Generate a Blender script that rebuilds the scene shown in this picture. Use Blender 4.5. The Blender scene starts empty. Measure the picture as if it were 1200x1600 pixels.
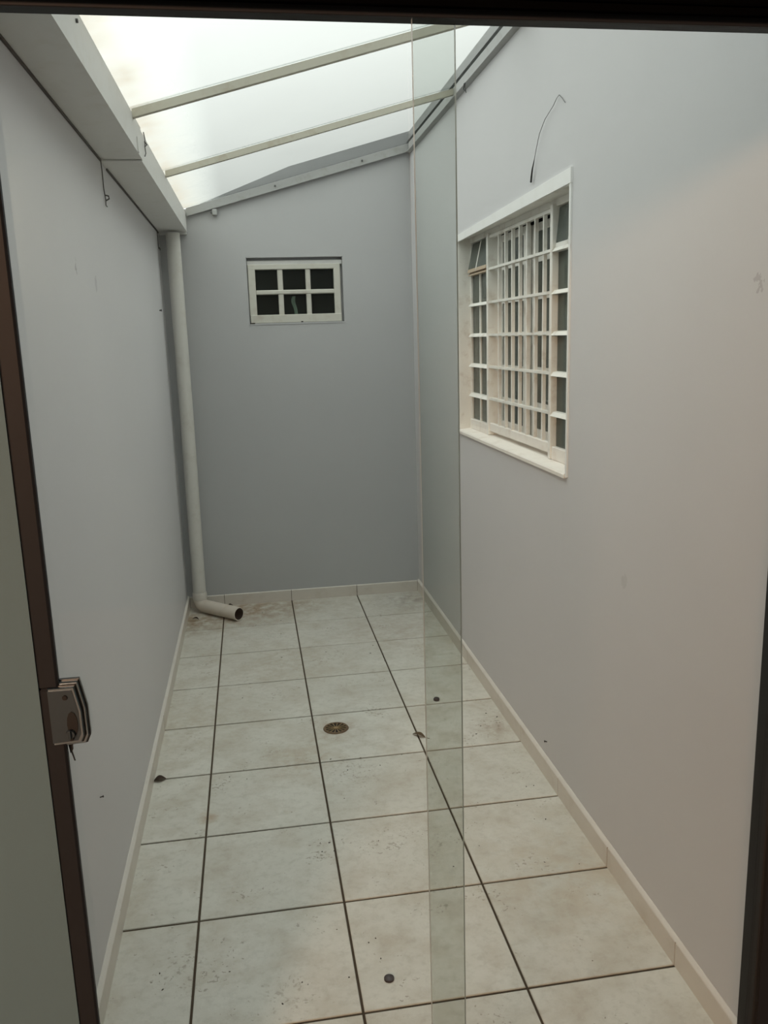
import bpy, bmesh, math, random
from mathutils import Vector, Matrix

random.seed(7)
S = bpy.context.scene
COL = S.collection

# ------------------------------------------------------------------ camera
CAM = Vector((0.24314, -5.22802, 1.66531))
R = ((0.98679257, -0.15931319, -0.02932116),      # image right
     (-0.0611407, -0.19868121, -0.9781552),       # image down
     (0.15000746, 0.967029, -0.20579766))         # forward
cd = bpy.data.cameras.new('camera')
cd.sensor_fit = 'VERTICAL'
cd.sensor_height = 24.0
cd.lens = 1301.64 * 24.0 / 1600.0
cd.clip_start = 0.02
cam = bpy.data.objects.new('camera', cd)
COL.objects.link(cam)
r, d, f = (Vector(v) for v in R)
m = Matrix((r, -d, -f)).transposed().to_4x4()
m.translation = CAM
cam.matrix_world = m
S.camera = cam

# ------------------------------------------------------------------ sky, exposure
w = bpy.data.worlds.new('overcast_sky')
S.world = w
w.use_nodes = True
bg = w.node_tree.nodes['Background']
# standard overcast sky: white, three times as bright overhead as at the horizon
wn, wl_ = w.node_tree.nodes, w.node_tree.links
tc = wn.new('ShaderNodeTexCoord')
sz = wn.new('ShaderNodeSeparateXYZ')
wl_.new(tc.outputs['Generated'], sz.inputs[0])
cl = wn.new('ShaderNodeClamp')
wl_.new(sz.outputs['Z'], cl.inputs['Value'])
ma = wn.new('ShaderNodeMath'); ma.operation = 'MULTIPLY_ADD'
wl_.new(cl.outputs[0], ma.inputs[0])
ma.inputs[1].default_value = 0.58 * 1.45
ma.inputs[2].default_value = 0.42 * 1.45
wl_.new(ma.outputs[0], bg.inputs['Strength'])
bg.inputs['Color'].default_value = (0.98, 1.0, 0.985, 1)
S.view_settings.view_transform = 'Standard'
S.view_settings.look = 'None'
S.view_settings.gamma = 1.0
S.view_settings.use_curve_mapping = False
S.view_settings.exposure = 1.31
LAMP_POWER = 215.0          # warm ceiling lamp of the room the photograph is taken from
LAMP_COLOR = (1.0, 0.55, 0.33)
LAMP_AT = (-1.5, -7.75, 2.5)

# ------------------------------------------------------------------ materials
def mat(name):
    mt = bpy.data.materials.new(name)
    mt.use_nodes = True
    nt = mt.node_tree
    return mt, nt, nt.nodes['Principled BSDF'], nt.nodes['Material Output']

def N(nt, typ, **kw):
    n = nt.nodes.new(typ)
    for k, v in kw.items():
        setattr(n, k, v)
    return n

def L(nt, a, b):
    nt.links.new(a, b)

def noise(nt, scale, detail=4, rough=0.55, vec=None):
    n = N(nt, 'ShaderNodeTexNoise')
    n.inputs['Scale'].default_value = scale
    n.inputs['Detail'].default_value = detail
    n.inputs['Roughness'].default_value = rough
    if vec is None:
        g = N(nt, 'ShaderNodeNewGeometry')
        vec = g.outputs['Position']
    L(nt, vec, n.inputs['Vector'])
    return n.outputs['Fac']

def ramp(nt, fac, stops):
    c = N(nt, 'ShaderNodeValToRGB')
    e = c.color_ramp.elements
    while len(e) < len(stops):
        e.new(0.5)
    for el, (p, col) in zip(e, stops):
        el.position = p
        el.color = (*col, 1) if len(col) == 3 else col
    L(nt, fac, c.inputs['Fac'])
    return c.outputs['Color']

def mixc(nt, fac, a, b, blend='MIX'):
    n = N(nt, 'ShaderNodeMix', data_type='RGBA', blend_type=blend)
    for sock, v in ((n.inputs['Factor'], fac), (n.inputs['A'], a), (n.inputs['B'], b)):
        if hasattr(v, 'node'):
            L(nt, v, sock)
        elif isinstance(v, (int, float)):
            sock.default_value = v
        else:
            sock.default_value = (*v, 1)
    # colour sockets share names with the float ones: pick the RGBA ones
    return n

def mix(nt, fac, a, b, blend='MIX'):
    n = N(nt, 'ShaderNodeMix', data_type='RGBA', blend_type=blend)
    fs = [s for s in n.inputs if s.name == 'Factor' and s.type == 'VALUE'][0]
    As = [s for s in n.inputs if s.name == 'A' and s.type == 'RGBA'][0]
    Bs = [s for s in n.inputs if s.name == 'B' and s.type == 'RGBA'][0]
    for sock, v in ((fs, fac), (As, a), (Bs, b)):
        if hasattr(v, 'node'):
            L(nt, v, sock)
        elif isinstance(v, (int, float)):
            sock.default_value = v
        else:
            sock.default_value = (*v, 1)
    return [s for s in n.outputs if s.type == 'RGBA'][0]

def math_(nt, op, a, b=None, clamp=False):
    n = N(nt, 'ShaderNodeMath', operation=op)
    n.use_clamp = clamp
    for i, v in enumerate((a, b)):
        if v is None:
            continue
        if hasattr(v, 'node'):
            L(nt, v, n.inputs[i])
        else:
            n.inputs[i].default_value = v
    return n.outputs[0]

def bump(nt, bsdf, h, strength, dist=0.01):
    b = N(nt, 'ShaderNodeBump')
    b.inputs['Strength'].default_value = strength
    b.inputs['Distance'].default_value = dist
    L(nt, h, b.inputs['Height'])
    L(nt, b.outputs['Normal'], bsdf.inputs['Normal'])

def spot(nt, centre, radius, soft=1.0):
    """1 inside a patch around centre, 0 outside: a stain with a place of its own"""
    g = N(nt, 'ShaderNodeNewGeometry')
    v = N(nt, 'ShaderNodeVectorMath', operation='DISTANCE')
    L(nt, g.outputs['Position'], v.inputs[0])
    v.inputs[1].default_value = centre
    mr = N(nt, 'ShaderNodeMapRange')
    mr.inputs['From Min'].default_value = radius * (1 - soft)
    mr.inputs['From Max'].default_value = radius
    mr.inputs['To Min'].default_value = 1
    mr.inputs['To Max'].default_value = 0
    L(nt, v.outputs['Value'], mr.inputs['Value'])
    return mr.outputs['Result']

def paint(name, col, rough=0.75, marks=(), var=0.05):
    mt, nt, b, o = mat(name)
    n1 = noise(nt, 1.3, 5)
    n2 = noise(nt, 9, 4)
    c = mix(nt, n1, tuple(x * (1 - var) for x in col), tuple(x * (1 + var) for x in col))
    c = mix(nt, math_(nt, 'MULTIPLY', n2, 0.10), c, tuple(x * 0.8 for x in col))
    for centre, rad, colr, amt in marks:
        s = spot(nt, centre, rad, 0.8)
        nn = noise(nt, 55, 3)
        k = math_(nt, 'GREATER_THAN', math_(nt, 'MULTIPLY', s, nn), 0.42)
        c = mix(nt, math_(nt, 'MULTIPLY', k, amt), c, colr)
    L(nt, c, b.inputs['Base Color'])
    b.inputs['Roughness'].default_value = rough
    b.inputs['Specular IOR Level'].default_value = 0.3
    bump(nt, b, noise(nt, 60, 3), 0.06, 0.004)
    return mt

M = {}
M['wall_paint'] = paint('grey_wall_paint', (0.60, 0.595, 0.60), marks=[
    ((-0.229, -2.63, 1.89), 0.05, (0.25, 0.25, 0.24), 0.5), ((-0.229, -2.31, 1.86), 0.06, (0.3, 0.3, 0.29), 0.35),
    ((1.279, -3.05, 0.95), 0.05, (0.4, 0.38, 0.36), 0.3), ((1.279, -3.62, 1.75), 0.05, (0.3, 0.28, 0.26), 0.4)])
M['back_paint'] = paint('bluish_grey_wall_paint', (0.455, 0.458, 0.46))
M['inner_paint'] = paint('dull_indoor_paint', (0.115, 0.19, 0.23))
M['inner_floor'] = paint('indoor_floor', (0.20, 0.21, 0.21), 0.5)
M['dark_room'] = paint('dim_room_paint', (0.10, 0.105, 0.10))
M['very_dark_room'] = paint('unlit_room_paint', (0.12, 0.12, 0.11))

def white_steel(name, col=(0.80, 0.79, 0.74), dirt=(0.42, 0.33, 0.25), amt=0.6, rough=0.5):
    mt, nt, b, o = mat(name)
    n1 = noise(nt, 14, 6, 0.65)
    k = math_(nt, 'MULTIPLY', ramp(nt, n1, [(0.52, (0, 0, 0)), (0.75, (1, 1, 1))]), amt)
    L(nt, mix(nt, k, col, dirt), b.inputs['Base Color'])
    b.inputs['Roughness'].default_value = rough
    b.inputs['Specular IOR Level'].default_value = 0.35
    bump(nt, b, n1, 0.05, 0.003)
    return mt

M['white_paint'] = white_steel('white_enamel')
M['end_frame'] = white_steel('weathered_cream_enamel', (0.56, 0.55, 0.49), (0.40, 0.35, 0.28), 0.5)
M['sill'] = white_steel('white_sill_paint', (0.84, 0.80, 0.74), (0.6, 0.5, 0.42), 0.5)
M['trim'] = white_steel('white_trim_paint', (0.84, 0.84, 0.82), (0.6, 0.57, 0.52), 0.25)
M['vent'] = white_steel('stained_white_enamel', (0.50, 0.40, 0.29), (0.36, 0.25, 0.16), 0.7)
M['gutter'] = white_steel('grey_painted_gutter', (0.65, 0.65, 0.63), (0.52, 0.47, 0.40), 0.35)
M['purlin'] = white_steel('cream_roof_beam', (0.50, 0.48, 0.40), (0.34, 0.29, 0.21), 0.6)
M['flashing'] = white_steel('grey_flashing', (0.36, 0.365, 0.355), (0.24, 0.225, 0.19), 0.6, 0.4)
M['pvc'] = white_steel('dull_white_pvc', (0.62, 0.61, 0.57), (0.48, 0.44, 0.37), 0.5)
M['pvc_low'] = white_steel('cream_pvc', (0.66, 0.60, 0.52), (0.48, 0.38, 0.29), 0.6)
M['baseboard'] = white_steel('cream_baseboard_tile', (0.64, 0.60, 0.54), (0.46, 0.38, 0.30), 0.4, 0.35)
M['caulk'] = white_steel('pale_caulk', (0.66, 0.63, 0.58), (0.5, 0.44, 0.36), 0.3, 0.6)

def plain(name, col, rough=0.5, metal=0.0, spec=0.5):
    mt, nt, b, o = mat(name)
    n1 = noise(nt, 40, 4)
    L(nt, mix(nt, math_(nt, 'MULTIPLY', n1, 0.5), col, tuple(x * 0.7 for x in col)), b.inputs['Base Color'])
    b.inputs['Roughness'].default_value = rough
    b.inputs['Metallic'].default_value = metal
    b.inputs['Specular IOR Level'].default_value = spec
    return mt

M['bronze'] = plain('dark_bronze_aluminium', (0.022, 0.024, 0.028), 0.5, 0.0, 0.12)
M['black_rail'] = plain('black_aluminium', (0.002, 0.002, 0.002), 0.8, 0.0, 0.0)
M['grey_rail'] = plain('grey_aluminium_lip', (0.05, 0.05, 0.046), 0.5, 0.0, 0.3)
M['rubber'] = plain('black_rubber', (0.006, 0.006, 0.006), 0.7)
M['chrome'] = plain('chrome', (0.32, 0.38, 0.43), 0.22, 1.0)
M['dark_chrome'] = plain('darkened_chrome', (0.07, 0.07, 0.068), 0.3, 0.8)  # darker copy of the chrome, for the lock's base and inner plate
M['lock_face'] = plain('brushed_dark_steel', (0.085, 0.11, 0.13), 0.4, 0.85)
M['wire'] = plain('black_wire', (0.02, 0.02, 0.018), 0.6)
M['wire_grey'] = plain('grey_wire', (0.10, 0.10, 0.095), 0.6)
M['hole'] = plain('dark_inside', (0.03, 0.022, 0.016), 0.9)  # shade inside the pipe mouth, painted near-black; also on small dark bits
M['rust'] = plain('rusty_brass', (0.17, 0.11, 0.06), 0.5, 0.4)
M['rust_bright'] = plain('worn_brass', (0.42, 0.29, 0.14), 0.4, 0.5)
M['well_dark'] = plain('drain_opening_dark', (0.012, 0.008, 0.005), 0.8)  # near-black of the flat well disc, painting the shade below the grate
M['leaf_brown'] = plain('dry_brown_leaf', (0.055, 0.032, 0.020), 0.7)
M['leaf_tan'] = plain('dry_tan_leaf', (0.22, 0.16, 0.09), 0.7)
M['cap'] = plain('dark_purple_brown_plastic', (0.055, 0.042, 0.042), 0.45)
M['pale_object'] = plain('pale_grey_matte', (0.9, 0.95, 0.92), 0.9)
M['grout'] = plain('dark_brown_grout', (0.060, 0.042, 0.024), 0.9)
M['speck'] = plain('dark_soil_crumb', (0.05, 0.04, 0.03), 0.9)

def tile_material():
    mt, nt, b, o = mat('worn_cream_tile')
    oi = N(nt, 'ShaderNodeObjectInfo')
    g = N(nt, 'ShaderNodeNewGeometry')
    c = mix(nt, noise(nt, 3.2, 5, 0.6), (0.56, 0.55, 0.48), (0.76, 0.75, 0.69))
    c = mix(nt, math_(nt, 'MULTIPLY', ramp(nt, noise(nt, 7, 6, 0.6), [(0.45, (0, 0, 0)), (0.70, (1, 1, 1))]), 0.5),
            c, (0.42, 0.36, 0.27))                                           # tan blotches
    c = mix(nt, math_(nt, 'MULTIPLY', oi.outputs['Random'], 0.22), c, (0.46, 0.44, 0.38))
    c = mix(nt, math_(nt, 'MULTIPLY', ramp(nt, noise(nt, 34, 5, 0.7), [(0.48, (0, 0, 0)), (0.7, (1, 1, 1))]), 0.32), c, (0.34, 0.31, 0.25))
    # fine specks of soil
    sp = math_(nt, 'GREATER_THAN', math_(nt, 'MULTIPLY', noise(nt, 75, 2), noise(nt, 6, 3)), 0.40)
    c = mix(nt, math_(nt, 'MULTIPLY', sp, 0.5), c, (0.20, 0.17, 0.13))
    stains = [((0.15, -0.12, 0), 0.42, (0.30, 0.20, 0.12), 0.9), ((-0.18, -0.28, 0), 0.30, (0.26, 0.18, 0.10), 0.95),
              ((0.48, -0.06, 0), 0.35, (0.33, 0.27, 0.19), 0.6), ((1.2, -0.15, 0), 0.30, (0.20, 0.17, 0.14), 0.6),
              ((0.524, -1.867, 0), 0.17, (0.32, 0.23, 0.15), 0.6), ((0.36, -2.10, 0), 0.22, (0.38, 0.29, 0.18), 0.5),
              ((0.0, -2.46, 0), 0.05, (0.35, 0.2, 0.07), 0.7),
              ((0.30, -1.05, 0), 0.5, (0.42, 0.36, 0.27), 0.45), ((1.0, -0.7, 0), 0.5, (0.44, 0.37, 0.30), 0.5), ((1.15, -3.0, 0), 0.5, (0.52, 0.44, 0.33), 0.5),
              ((-0.1, -1.7, 0), 0.45, (0.46, 0.41, 0.31), 0.5), ((1.2, -2.0, 0), 0.14, (0.33, 0.26, 0.19), 0.7)]
    for ctr, rad, col, amt in stains:
        s = math_(nt, 'MULTIPLY', spot(nt, ctr, rad, 0.9), ramp(nt, noise(nt, 13, 6, 0.7), [(0.38, (0, 0, 0)), (0.60, (1, 1, 1))]))
        c = mix(nt, math_(nt, 'MULTIPLY', s, amt), c, col)
    scuffs = [((0.38, -2.75, 0), 0.09, 0.75), ((0.62, -2.75, 0), 0.12, 0.5), ((0.55, -2.25, 0), 0.16, 0.5),
              ((1.2, -1.97, 0), 0.09, 0.8), ((-0.03, -3.2, 0), 0.12, 0.5), ((0.25, -3.35, 0), 0.12, 0.4),
              ((0.30, -0.62, 0), 0.09, 0.6), ((0.95, -0.42, 0), 0.07, 0.5), ((0.62, -0.98, 0), 0.10, 0.4)]
    for ctr, rad, amt in scuffs:
        sp_ = math_(nt, 'MULTIPLY', math_(nt, 'SUBTRACT', 1.0, spot(nt, ctr, rad * 1.25, 1.0)), 0.30)
        k = math_(nt, 'GREATER_THAN', math_(nt, 'SUBTRACT', noise(nt, 85, 1), sp_), 0.49)
        k = math_(nt, 'MULTIPLY', k, ramp(nt, noise(nt, 28, 2), [(0.46, (0, 0, 0)), (0.56, (1, 1, 1))]))
        c = mix(nt, math_(nt, 'MULTIPLY', k, amt * 0.8), c, (0.20, 0.17, 0.13))
    L(nt, c, b.inputs['Base Color'])
    L(nt, ramp(nt, noise(nt, 5, 4), [(0.3, (0.33,) * 3), (0.7, (0.55,) * 3)]), b.inputs['Roughness'])
    b.inputs['Specular IOR Level'].default_value = 0.35
    bump(nt, b, noise(nt, 20, 3), 0.03, 0.003)
    return mt
M['tile'] = tile_material()

def clear_glass(name, tint, ior=1.45, extra=None):
    """thin pane: light passes straight through, tinted, with Fresnel reflection"""
    mt, nt, b, o = mat(name)
    nt.nodes.remove(b)
    tr = N(nt, 'ShaderNodeBsdfTransparent')
    tr.inputs['Color'].default_value = (*tint, 1)
    gl = N(nt, 'ShaderNodeBsdfGlossy')
    gl.inputs['Roughness'].default_value = 0.02
    fr = N(nt, 'ShaderNodeFresnel')
    fr.inputs['IOR'].default_value = ior
    gm = N(nt, 'ShaderNodeNewGeometry')
    front = math_(nt, 'MULTIPLY', fr.outputs[0], math_(nt, 'SUBTRACT', 1.0, gm.outputs['Backfacing']))
    mx = N(nt, 'ShaderNodeMixShader')
    L(nt, front, mx.inputs[0])
    L(nt, tr.outputs[0], mx.inputs[1])
    L(nt, gl.outputs[0], mx.inputs[2])
    L(nt, mx.outputs[0], o.inputs['Surface'])
    return mt
M['door_glass'] = clear_glass('greenish_door_glass', (0.878, 0.892, 0.878))
M['glass_edge'] = plain('ground_glass_edge', (0.38, 0.42, 0.40), 0.3)

ROOF_TAU = 0.865
def roof_glass():
    mt, nt, b, o = mat('dusty_roof_glazing')
    nt.nodes.remove(b)
    g = N(nt, 'ShaderNodeNewGeometry')
    sx = N(nt, 'ShaderNodeSeparateXYZ')
    L(nt, g.outputs['Position'], sx.inputs[0])
    mr = N(nt, 'ShaderNodeMapRange')
    mr.inputs['From Min'].default_value = -0.06
    mr.inputs['From Max'].default_value = 0.16
    mr.inputs['To Min'].default_value = 1
    mr.inputs['To Max'].default_value = 0
    L(nt, sx.outputs['X'], mr.inputs['Value'])
    n1 = ramp(nt, noise(nt, 6, 5, 0.6), [(0.2, (0.55,) * 3), (0.8, (1, 1, 1))])
    dirt = math_(nt, 'MULTIPLY', math_(nt, 'POWER', mr.outputs['Result'], 1.3), n1, True)
    dust = math_(nt, 'MULTIPLY', ramp(nt, noise(nt, 2.2, 4), [(0.25, (0, 0, 0)), (0.85, (1, 1, 1))]), 0.05)
    fac = math_(nt, 'ADD', math_(nt, 'MULTIPLY', dirt, 0.8), dust, True)
    col = mix(nt, dirt, (0.80, 0.84, 0.82), (0.38, 0.32, 0.25))
    tl = N(nt, 'ShaderNodeBsdfTranslucent')
    L(nt, col, tl.inputs['Color'])
    tr = N(nt, 'ShaderNodeBsdfTransparent')
    # extinction in the sheet: the flatter a ray crosses it the less comes through
    dp = N(nt, 'ShaderNodeVectorMath', operation='DOT_PRODUCT')
    L(nt, g.outputs['Normal'], dp.inputs[0])
    L(nt, g.outputs['Incoming'], dp.inputs[1])
    cs = math_(nt, 'MAXIMUM', math_(nt, 'ABSOLUTE', dp.outputs['Value']), 0.05)
    tau = math_(nt, 'POWER', ROOF_TAU, math_(nt, 'DIVIDE', 1.0, cs))
    cc = N(nt, 'ShaderNodeCombineColor')
    L(nt, math_(nt, 'MULTIPLY', tau, 0.985), cc.inputs[0])
    L(nt, tau, cc.inputs[1])
    L(nt, math_(nt, 'MULTIPLY', tau, 0.985), cc.inputs[2])
    L(nt, cc.outputs[0], tr.inputs['Color'])
    mx = N(nt, 'ShaderNodeMixShader')
    L(nt, fac, mx.inputs[0])
    L(nt, tr.outputs[0], mx.inputs[1])
    L(nt, tl.outputs[0], mx.inputs[2])
    L(nt, mx.outputs[0], o.inputs['Surface'])
    return mt
M['roof_glass'] = roof_glass()

def window_glass(name, base, clear):
    mt, nt, b, o = mat(name)
    n1 = noise(nt, 12, 4)
    L(nt, mix(nt, n1, base, tuple(x * 1.35 for x in base)), b.inputs['Base Color'])
    b.inputs['Roughness'].default_value = 0.12
    b.inputs['Specular IOR Level'].default_value = 0.5
    tr = N(nt, 'ShaderNodeBsdfTransparent')
    tr.inputs['Color'].default_value = (0.75, 0.82, 0.77, 1)
    mx = N(nt, 'ShaderNodeMixShader')
    mx.inputs[0].default_value = clear
    L(nt, b.outputs[0], mx.inputs[1])
    L(nt, tr.outputs[0], mx.inputs[2])
    L(nt, mx.outputs[0], o.inputs['Surface'])
    return mt
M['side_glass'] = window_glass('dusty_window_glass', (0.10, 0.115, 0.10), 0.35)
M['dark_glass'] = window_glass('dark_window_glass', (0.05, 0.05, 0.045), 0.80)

# ------------------------------------------------------------------ mesh helpers
def link(name, bm, m_, parent=None, smooth=False):
    bmesh.ops.recalc_face_normals(bm, faces=bm.faces[:])
    me = bpy.data.meshes.new(name)
    bm.to_mesh(me)
    bm.free()
    ms = m_ if isinstance(m_, (list, tuple)) else [m_]
    for k in ms:
        me.materials.append(M[k])
    if smooth:
        for p in me.polygons:
            p.use_smooth = True
        if hasattr(me, 'set_sharp_from_angle'):
            me.set_sharp_from_angle(angle=math.radians(40))
    ob = bpy.data.objects.new(name, me)
    COL.objects.link(ob)
    if parent:
        ob.parent = parent
        ob.matrix_parent_inverse = Matrix.Translation(parent.location).inverted()
    return ob

def empty(name, loc):
    o = bpy.data.objects.new(name, None)
    o.empty_display_size = 0.1
    o.location = loc
    COL.objects.link(o)
    return o

def tag(o, label=None, cat=None, group=None, kind=None):
    if label: o['label'] = label
    if cat: o['category'] = cat
    if group: o['group'] = group
    if kind: o['kind'] = kind
    return o

def box(bm, x0, x1, y0, y1, z0, z1, bev=0.0, mi=0):
    if x0 > x1: x0, x1 = x1, x0
    if y0 > y1: y0, y1 = y1, y0
    if z0 > z1: z0, z1 = z1, z0
    vs = [bm.verts.new((x, y, z)) for x in (x0, x1) for y in (y0, y1) for z in (z0, z1)]
    idx = [(0, 1, 3, 2), (4, 6, 7, 5), (0, 4, 5, 1), (2, 3, 7, 6), (0, 2, 6, 4), (1, 5, 7, 3)]
    fs = [bm.faces.new([vs[i] for i in q]) for q in idx]
    for f_ in fs: f_.material_index = mi
    if bev > 0:
        es = list({e for f_ in fs for e in f_.edges})
        bmesh.ops.recalc_face_normals(bm, faces=fs)
        bmesh.ops.bevel(bm, geom=es, offset=bev, segments=1, affect='EDGES', profile=0.5)
    return vs

def boxo(name, m_, parent, *a, bev=0.0):
    bm = bmesh.new()
    box(bm, *a, bev=bev)
    return link(name, bm, m_, parent)

def prism(bm, pts, vec, mi=0):
    """polygon pts (3-D) extruded along vec"""
    v = Vector(vec)
    a = [bm.verts.new(p) for p in pts]
    b = [bm.verts.new(Vector(p) + v) for p in pts]
    fs = [bm.faces.new(a), bm.faces.new(b[::-1])]
    n = len(pts)
    for i in range(n):
        fs.append(bm.faces.new((a[i], b[i], b[(i + 1) % n], a[(i + 1) % n])))
    for f_ in fs: f_.material_index = mi
    return fs

def tube(bm, path, rad, seg=12, cap=True, mi=0, open_end=False):
    """round tube along a path; rad is a number or one per point"""
    pts = [Vector(p) for p in path]
    n = len(pts)
    rs = rad if isinstance(rad, (list, tuple)) else [rad] * n
    rings = []
    up = None
    for i, p in enumerate(pts):
        t = (pts[min(i + 1, n - 1)] - pts[max(i - 1, 0)]).normalized()
        if up is None:
            up = t.orthogonal().normalized()
        up = (up - t * up.dot(t)).normalized()
        s = t.cross(up)
        rings.append([bm.verts.new(p + (up * math.cos(a) + s * math.sin(a)) * rs[i])
                      for a in (2 * math.pi * k / seg for k in range(seg))])
    for i in range(n - 1):
        for k in range(seg):
            f_ = bm.faces.new((rings[i][k], rings[i][(k + 1) % seg], rings[i + 1][(k + 1) % seg], rings[i + 1][k]))
            f_.material_index = mi
    if cap:
        bm.faces.new(rings[0][::-1]).material_index = mi
        if not open_end:
            bm.faces.new(rings[-1]).material_index = mi
    return rings

def tubeo(name, m_, parent, path, rad, seg=10):
    bm = bmesh.new()
    tube(bm, path, rad, seg)
    return link(name, bm, m_, parent, True)

def copy_obj(o, parent, loc):
    c = o.copy()
    COL.objects.link(c)
    c.parent = parent
    c.location = loc
    return c

# ------------------------------------------------------------------ dimensions (metres)
T = 0.43                       # floor tile
XL, XR, YB = -0.2287, 1.2789, 0.0194
YF = -3.98                     # courtyard side of the wall with the glass door
YI = -4.06                     # room side of that wall
def gut_x(y): return -0.062 + 0.0105 * y        # gutter face narrows a little towards the door
def zroof(x): return 2.452 + 0.27 * x           # underside of the roof glazing

# ------------------------------------------------------------------ setting: courtyard walls
def wall_with_hole(name, m_, pts_low, pts_top, hole, to3, vec):
    """wall drawn in 2-D (a along, z up): straight bottom, polyline top, one rectangular hole"""
    a0, a1, z0 = pts_low
    bm = bmesh.new()
    def top(a):
        for (p, zp), (q, zq) in zip(pts_top, pts_top[1:]):
            if p - 1e-9 <= a <= q + 1e-9:
                return zp + (zq - zp) * (a - p) / (q - p)
        return pts_top[-1][1]
    h0, h1, hz0, hz1 = hole
    def piece(pa, pb, lo, hi=None):
        if hi is not None:
            poly = [(pa, lo), (pb, lo), (pb, hi), (pa, hi)]
        else:
            mids = [(p, z) for p, z in pts_top if pa < p < pb]
            poly = [(pa, lo), (pb, lo), (pb, top(pb))] + mids[::-1] + [(pa, top(pa))]
        prism(bm, [to3(a, z) for a, z in poly], vec)
    piece(a0, h0, z0)
    piece(h1, a1, z0)
    if hz0 > z0: piece(h0, h1, z0, hz0)
    piece(h0, h1, hz1)
    bmesh.ops.remove_doubles(bm, verts=bm.verts[:], dist=1e-5)
    # drop the coincident inner faces between pieces
    seen = {}
    for f_ in bm.faces[:]:
        k = tuple(sorted(v.index for v in f_.verts))
    return link(name, bm, m_)

# right wall: window hole y -2.585..-1.14
WY0, WY1, WZ0, WZ1 = -2.585, -1.14, 1.19, 2.12
wr = wall_with_hole('wall_right', 'wall_paint', (YI, YB + 0.2, -0.02),
                    [(YI, 2.865), (YB + 0.2, 2.865)], (WY0, WY1, WZ0, WZ1),
                    lambda a, z: (XR, a, z), (0.18, 0, 0))
tag(wr, 'tall light grey painted wall on the right holding the barred window', 'wall', kind='structure')
# back wall: small window hole
BX0, BX1, BZ0, BZ1 = 0.265, 0.850, 1.765, 2.155
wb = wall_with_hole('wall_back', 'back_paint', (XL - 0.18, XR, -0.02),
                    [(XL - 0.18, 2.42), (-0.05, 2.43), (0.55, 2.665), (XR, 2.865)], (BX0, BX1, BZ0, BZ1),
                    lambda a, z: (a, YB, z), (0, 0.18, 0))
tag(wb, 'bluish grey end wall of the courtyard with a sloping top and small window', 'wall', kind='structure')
wl = boxo('wall_left', 'wall_paint', None, XL - 0.18, XL, YI, YB, -0.02, 2.42)
tag(wl, 'plain light grey painted wall on the left below the gutter', 'wall', kind='structure')

# front wall round the door (room side faces the camera)
DX0, DX1, DZ1 = -0.078, 1.125, 2.15
bm = bmesh.new()
box(bm, -2.3, DX0, YI, YF, -0.02, 2.75)
box(bm, DX1, 2.3, YI, YF, -0.02, 2.75)
box(bm, DX0, DX1, YI, YF, DZ1, 2.75)
wf = link('wall_front', bm, 'inner_paint')
tag(wf, 'dull grey indoor wall left of the glass door, in shade', 'wall', kind='structure')

# the room the camera stands in
bm = bmesh.new()
box(bm, -2.42, -2.3, -8.2, YI, -0.02, 2.75)
t_ = link('wall_inner_left', bm, 'inner_paint'); tag(t_, 'plain side wall of the room behind the door, left', 'wall', kind='structure')
bm = bmesh.new()
box(bm, 2.3, 2.42, -8.2, YI, -0.02, 2.75)
t_ = link('wall_inner_right', bm, 'inner_paint'); tag(t_, 'plain side wall of the room behind the door, right', 'wall', kind='structure')
bm = bmesh.new()
box(bm, -2.42, 2.42, -8.32, -8.2, -0.02, 2.75)
t_ = link('wall_inner_back', bm, 'inner_paint'); tag(t_, 'plain rear wall of the room behind the camera', 'wall', kind='structure')
bm = bmesh.new()
box(bm, -2.42, 2.42, -8.32, YI, 2.75, 2.85)
t_ = link('ceiling', bm, 'inner_paint'); tag(t_, 'flat ceiling of the room behind the door', 'ceiling', kind='structure')

# ------------------------------------------------------------------ floor: grout bed with its tiles
bm = bmesh.new()
box(bm, -2.42, 2.42, -8.32, YB + 0.0, -0.06, -0.004)
fl = link('floor', bm, 'grout')
tag(fl, 'floor of square worn cream tiles with dark brown joints', 'floor', kind='structure')
xs = [(XL, -0.0035), (0.0035, T - 0.0035), (T + 0.0035, 2 * T - 0.0035), (2 * T + 0.0035, XR)]
meshes = {}
for i in range(0, 10):
    for k, (xa, xb) in enumerate(xs):
        ya = -(i + 1) * T + 0.0041
        yb = -i * T - 0.0041
        if i == 0: yb = YB
        if i == 9: ya = -4.05
        key = (k, round(yb - ya, 4))
        cx, cy = (xa + xb) / 2, (ya + yb) / 2
        if key not in meshes:
            bm = bmesh.new()
            hx, hy, c = (xb - xa) / 2, (yb - ya) / 2, 0.0018
            lo = [bm.verts.new((sx * hx, sy * hy, -0.008)) for sx, sy in ((-1, -1), (1, -1), (1, 1), (-1, 1))]
            mi_ = [bm.verts.new((sx * hx, sy * hy, -c)) for sx, sy in ((-1, -1), (1, -1), (1, 1), (-1, 1))]
            hi = [bm.verts.new((sx * (hx - c), sy * (hy - c), 0)) for sx, sy in ((-1, -1), (1, -1), (1, 1), (-1, 1))]
            for a, b in ((lo, mi_), (mi_, hi)):
                for q in range(4):
                    bm.faces.new((a[q], a[(q + 1) % 4], b[(q + 1) % 4], b[q]))
            bm.faces.new(hi)
            o = link('tile', bm, 'tile', fl)
            meshes[key] = o
            o.location = (cx, cy, 0)
        else:
            o = meshes[key].copy()
            COL.objects.link(o)
            o.location = (cx, cy, 0)
        o.rotation_euler = (random.uniform(-1, 1) * 0.0012, random.uniform(-1, 1) * 0.0012, 0)
# indoor floor finish
t_ = boxo('floor', 'inner_floor', None, -2.3, 2.3, -8.2, -4.09, -0.004, 0.0)
tag(t_, 'floor of the room on the near side of the door', 'floor', kind='structure')

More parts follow.
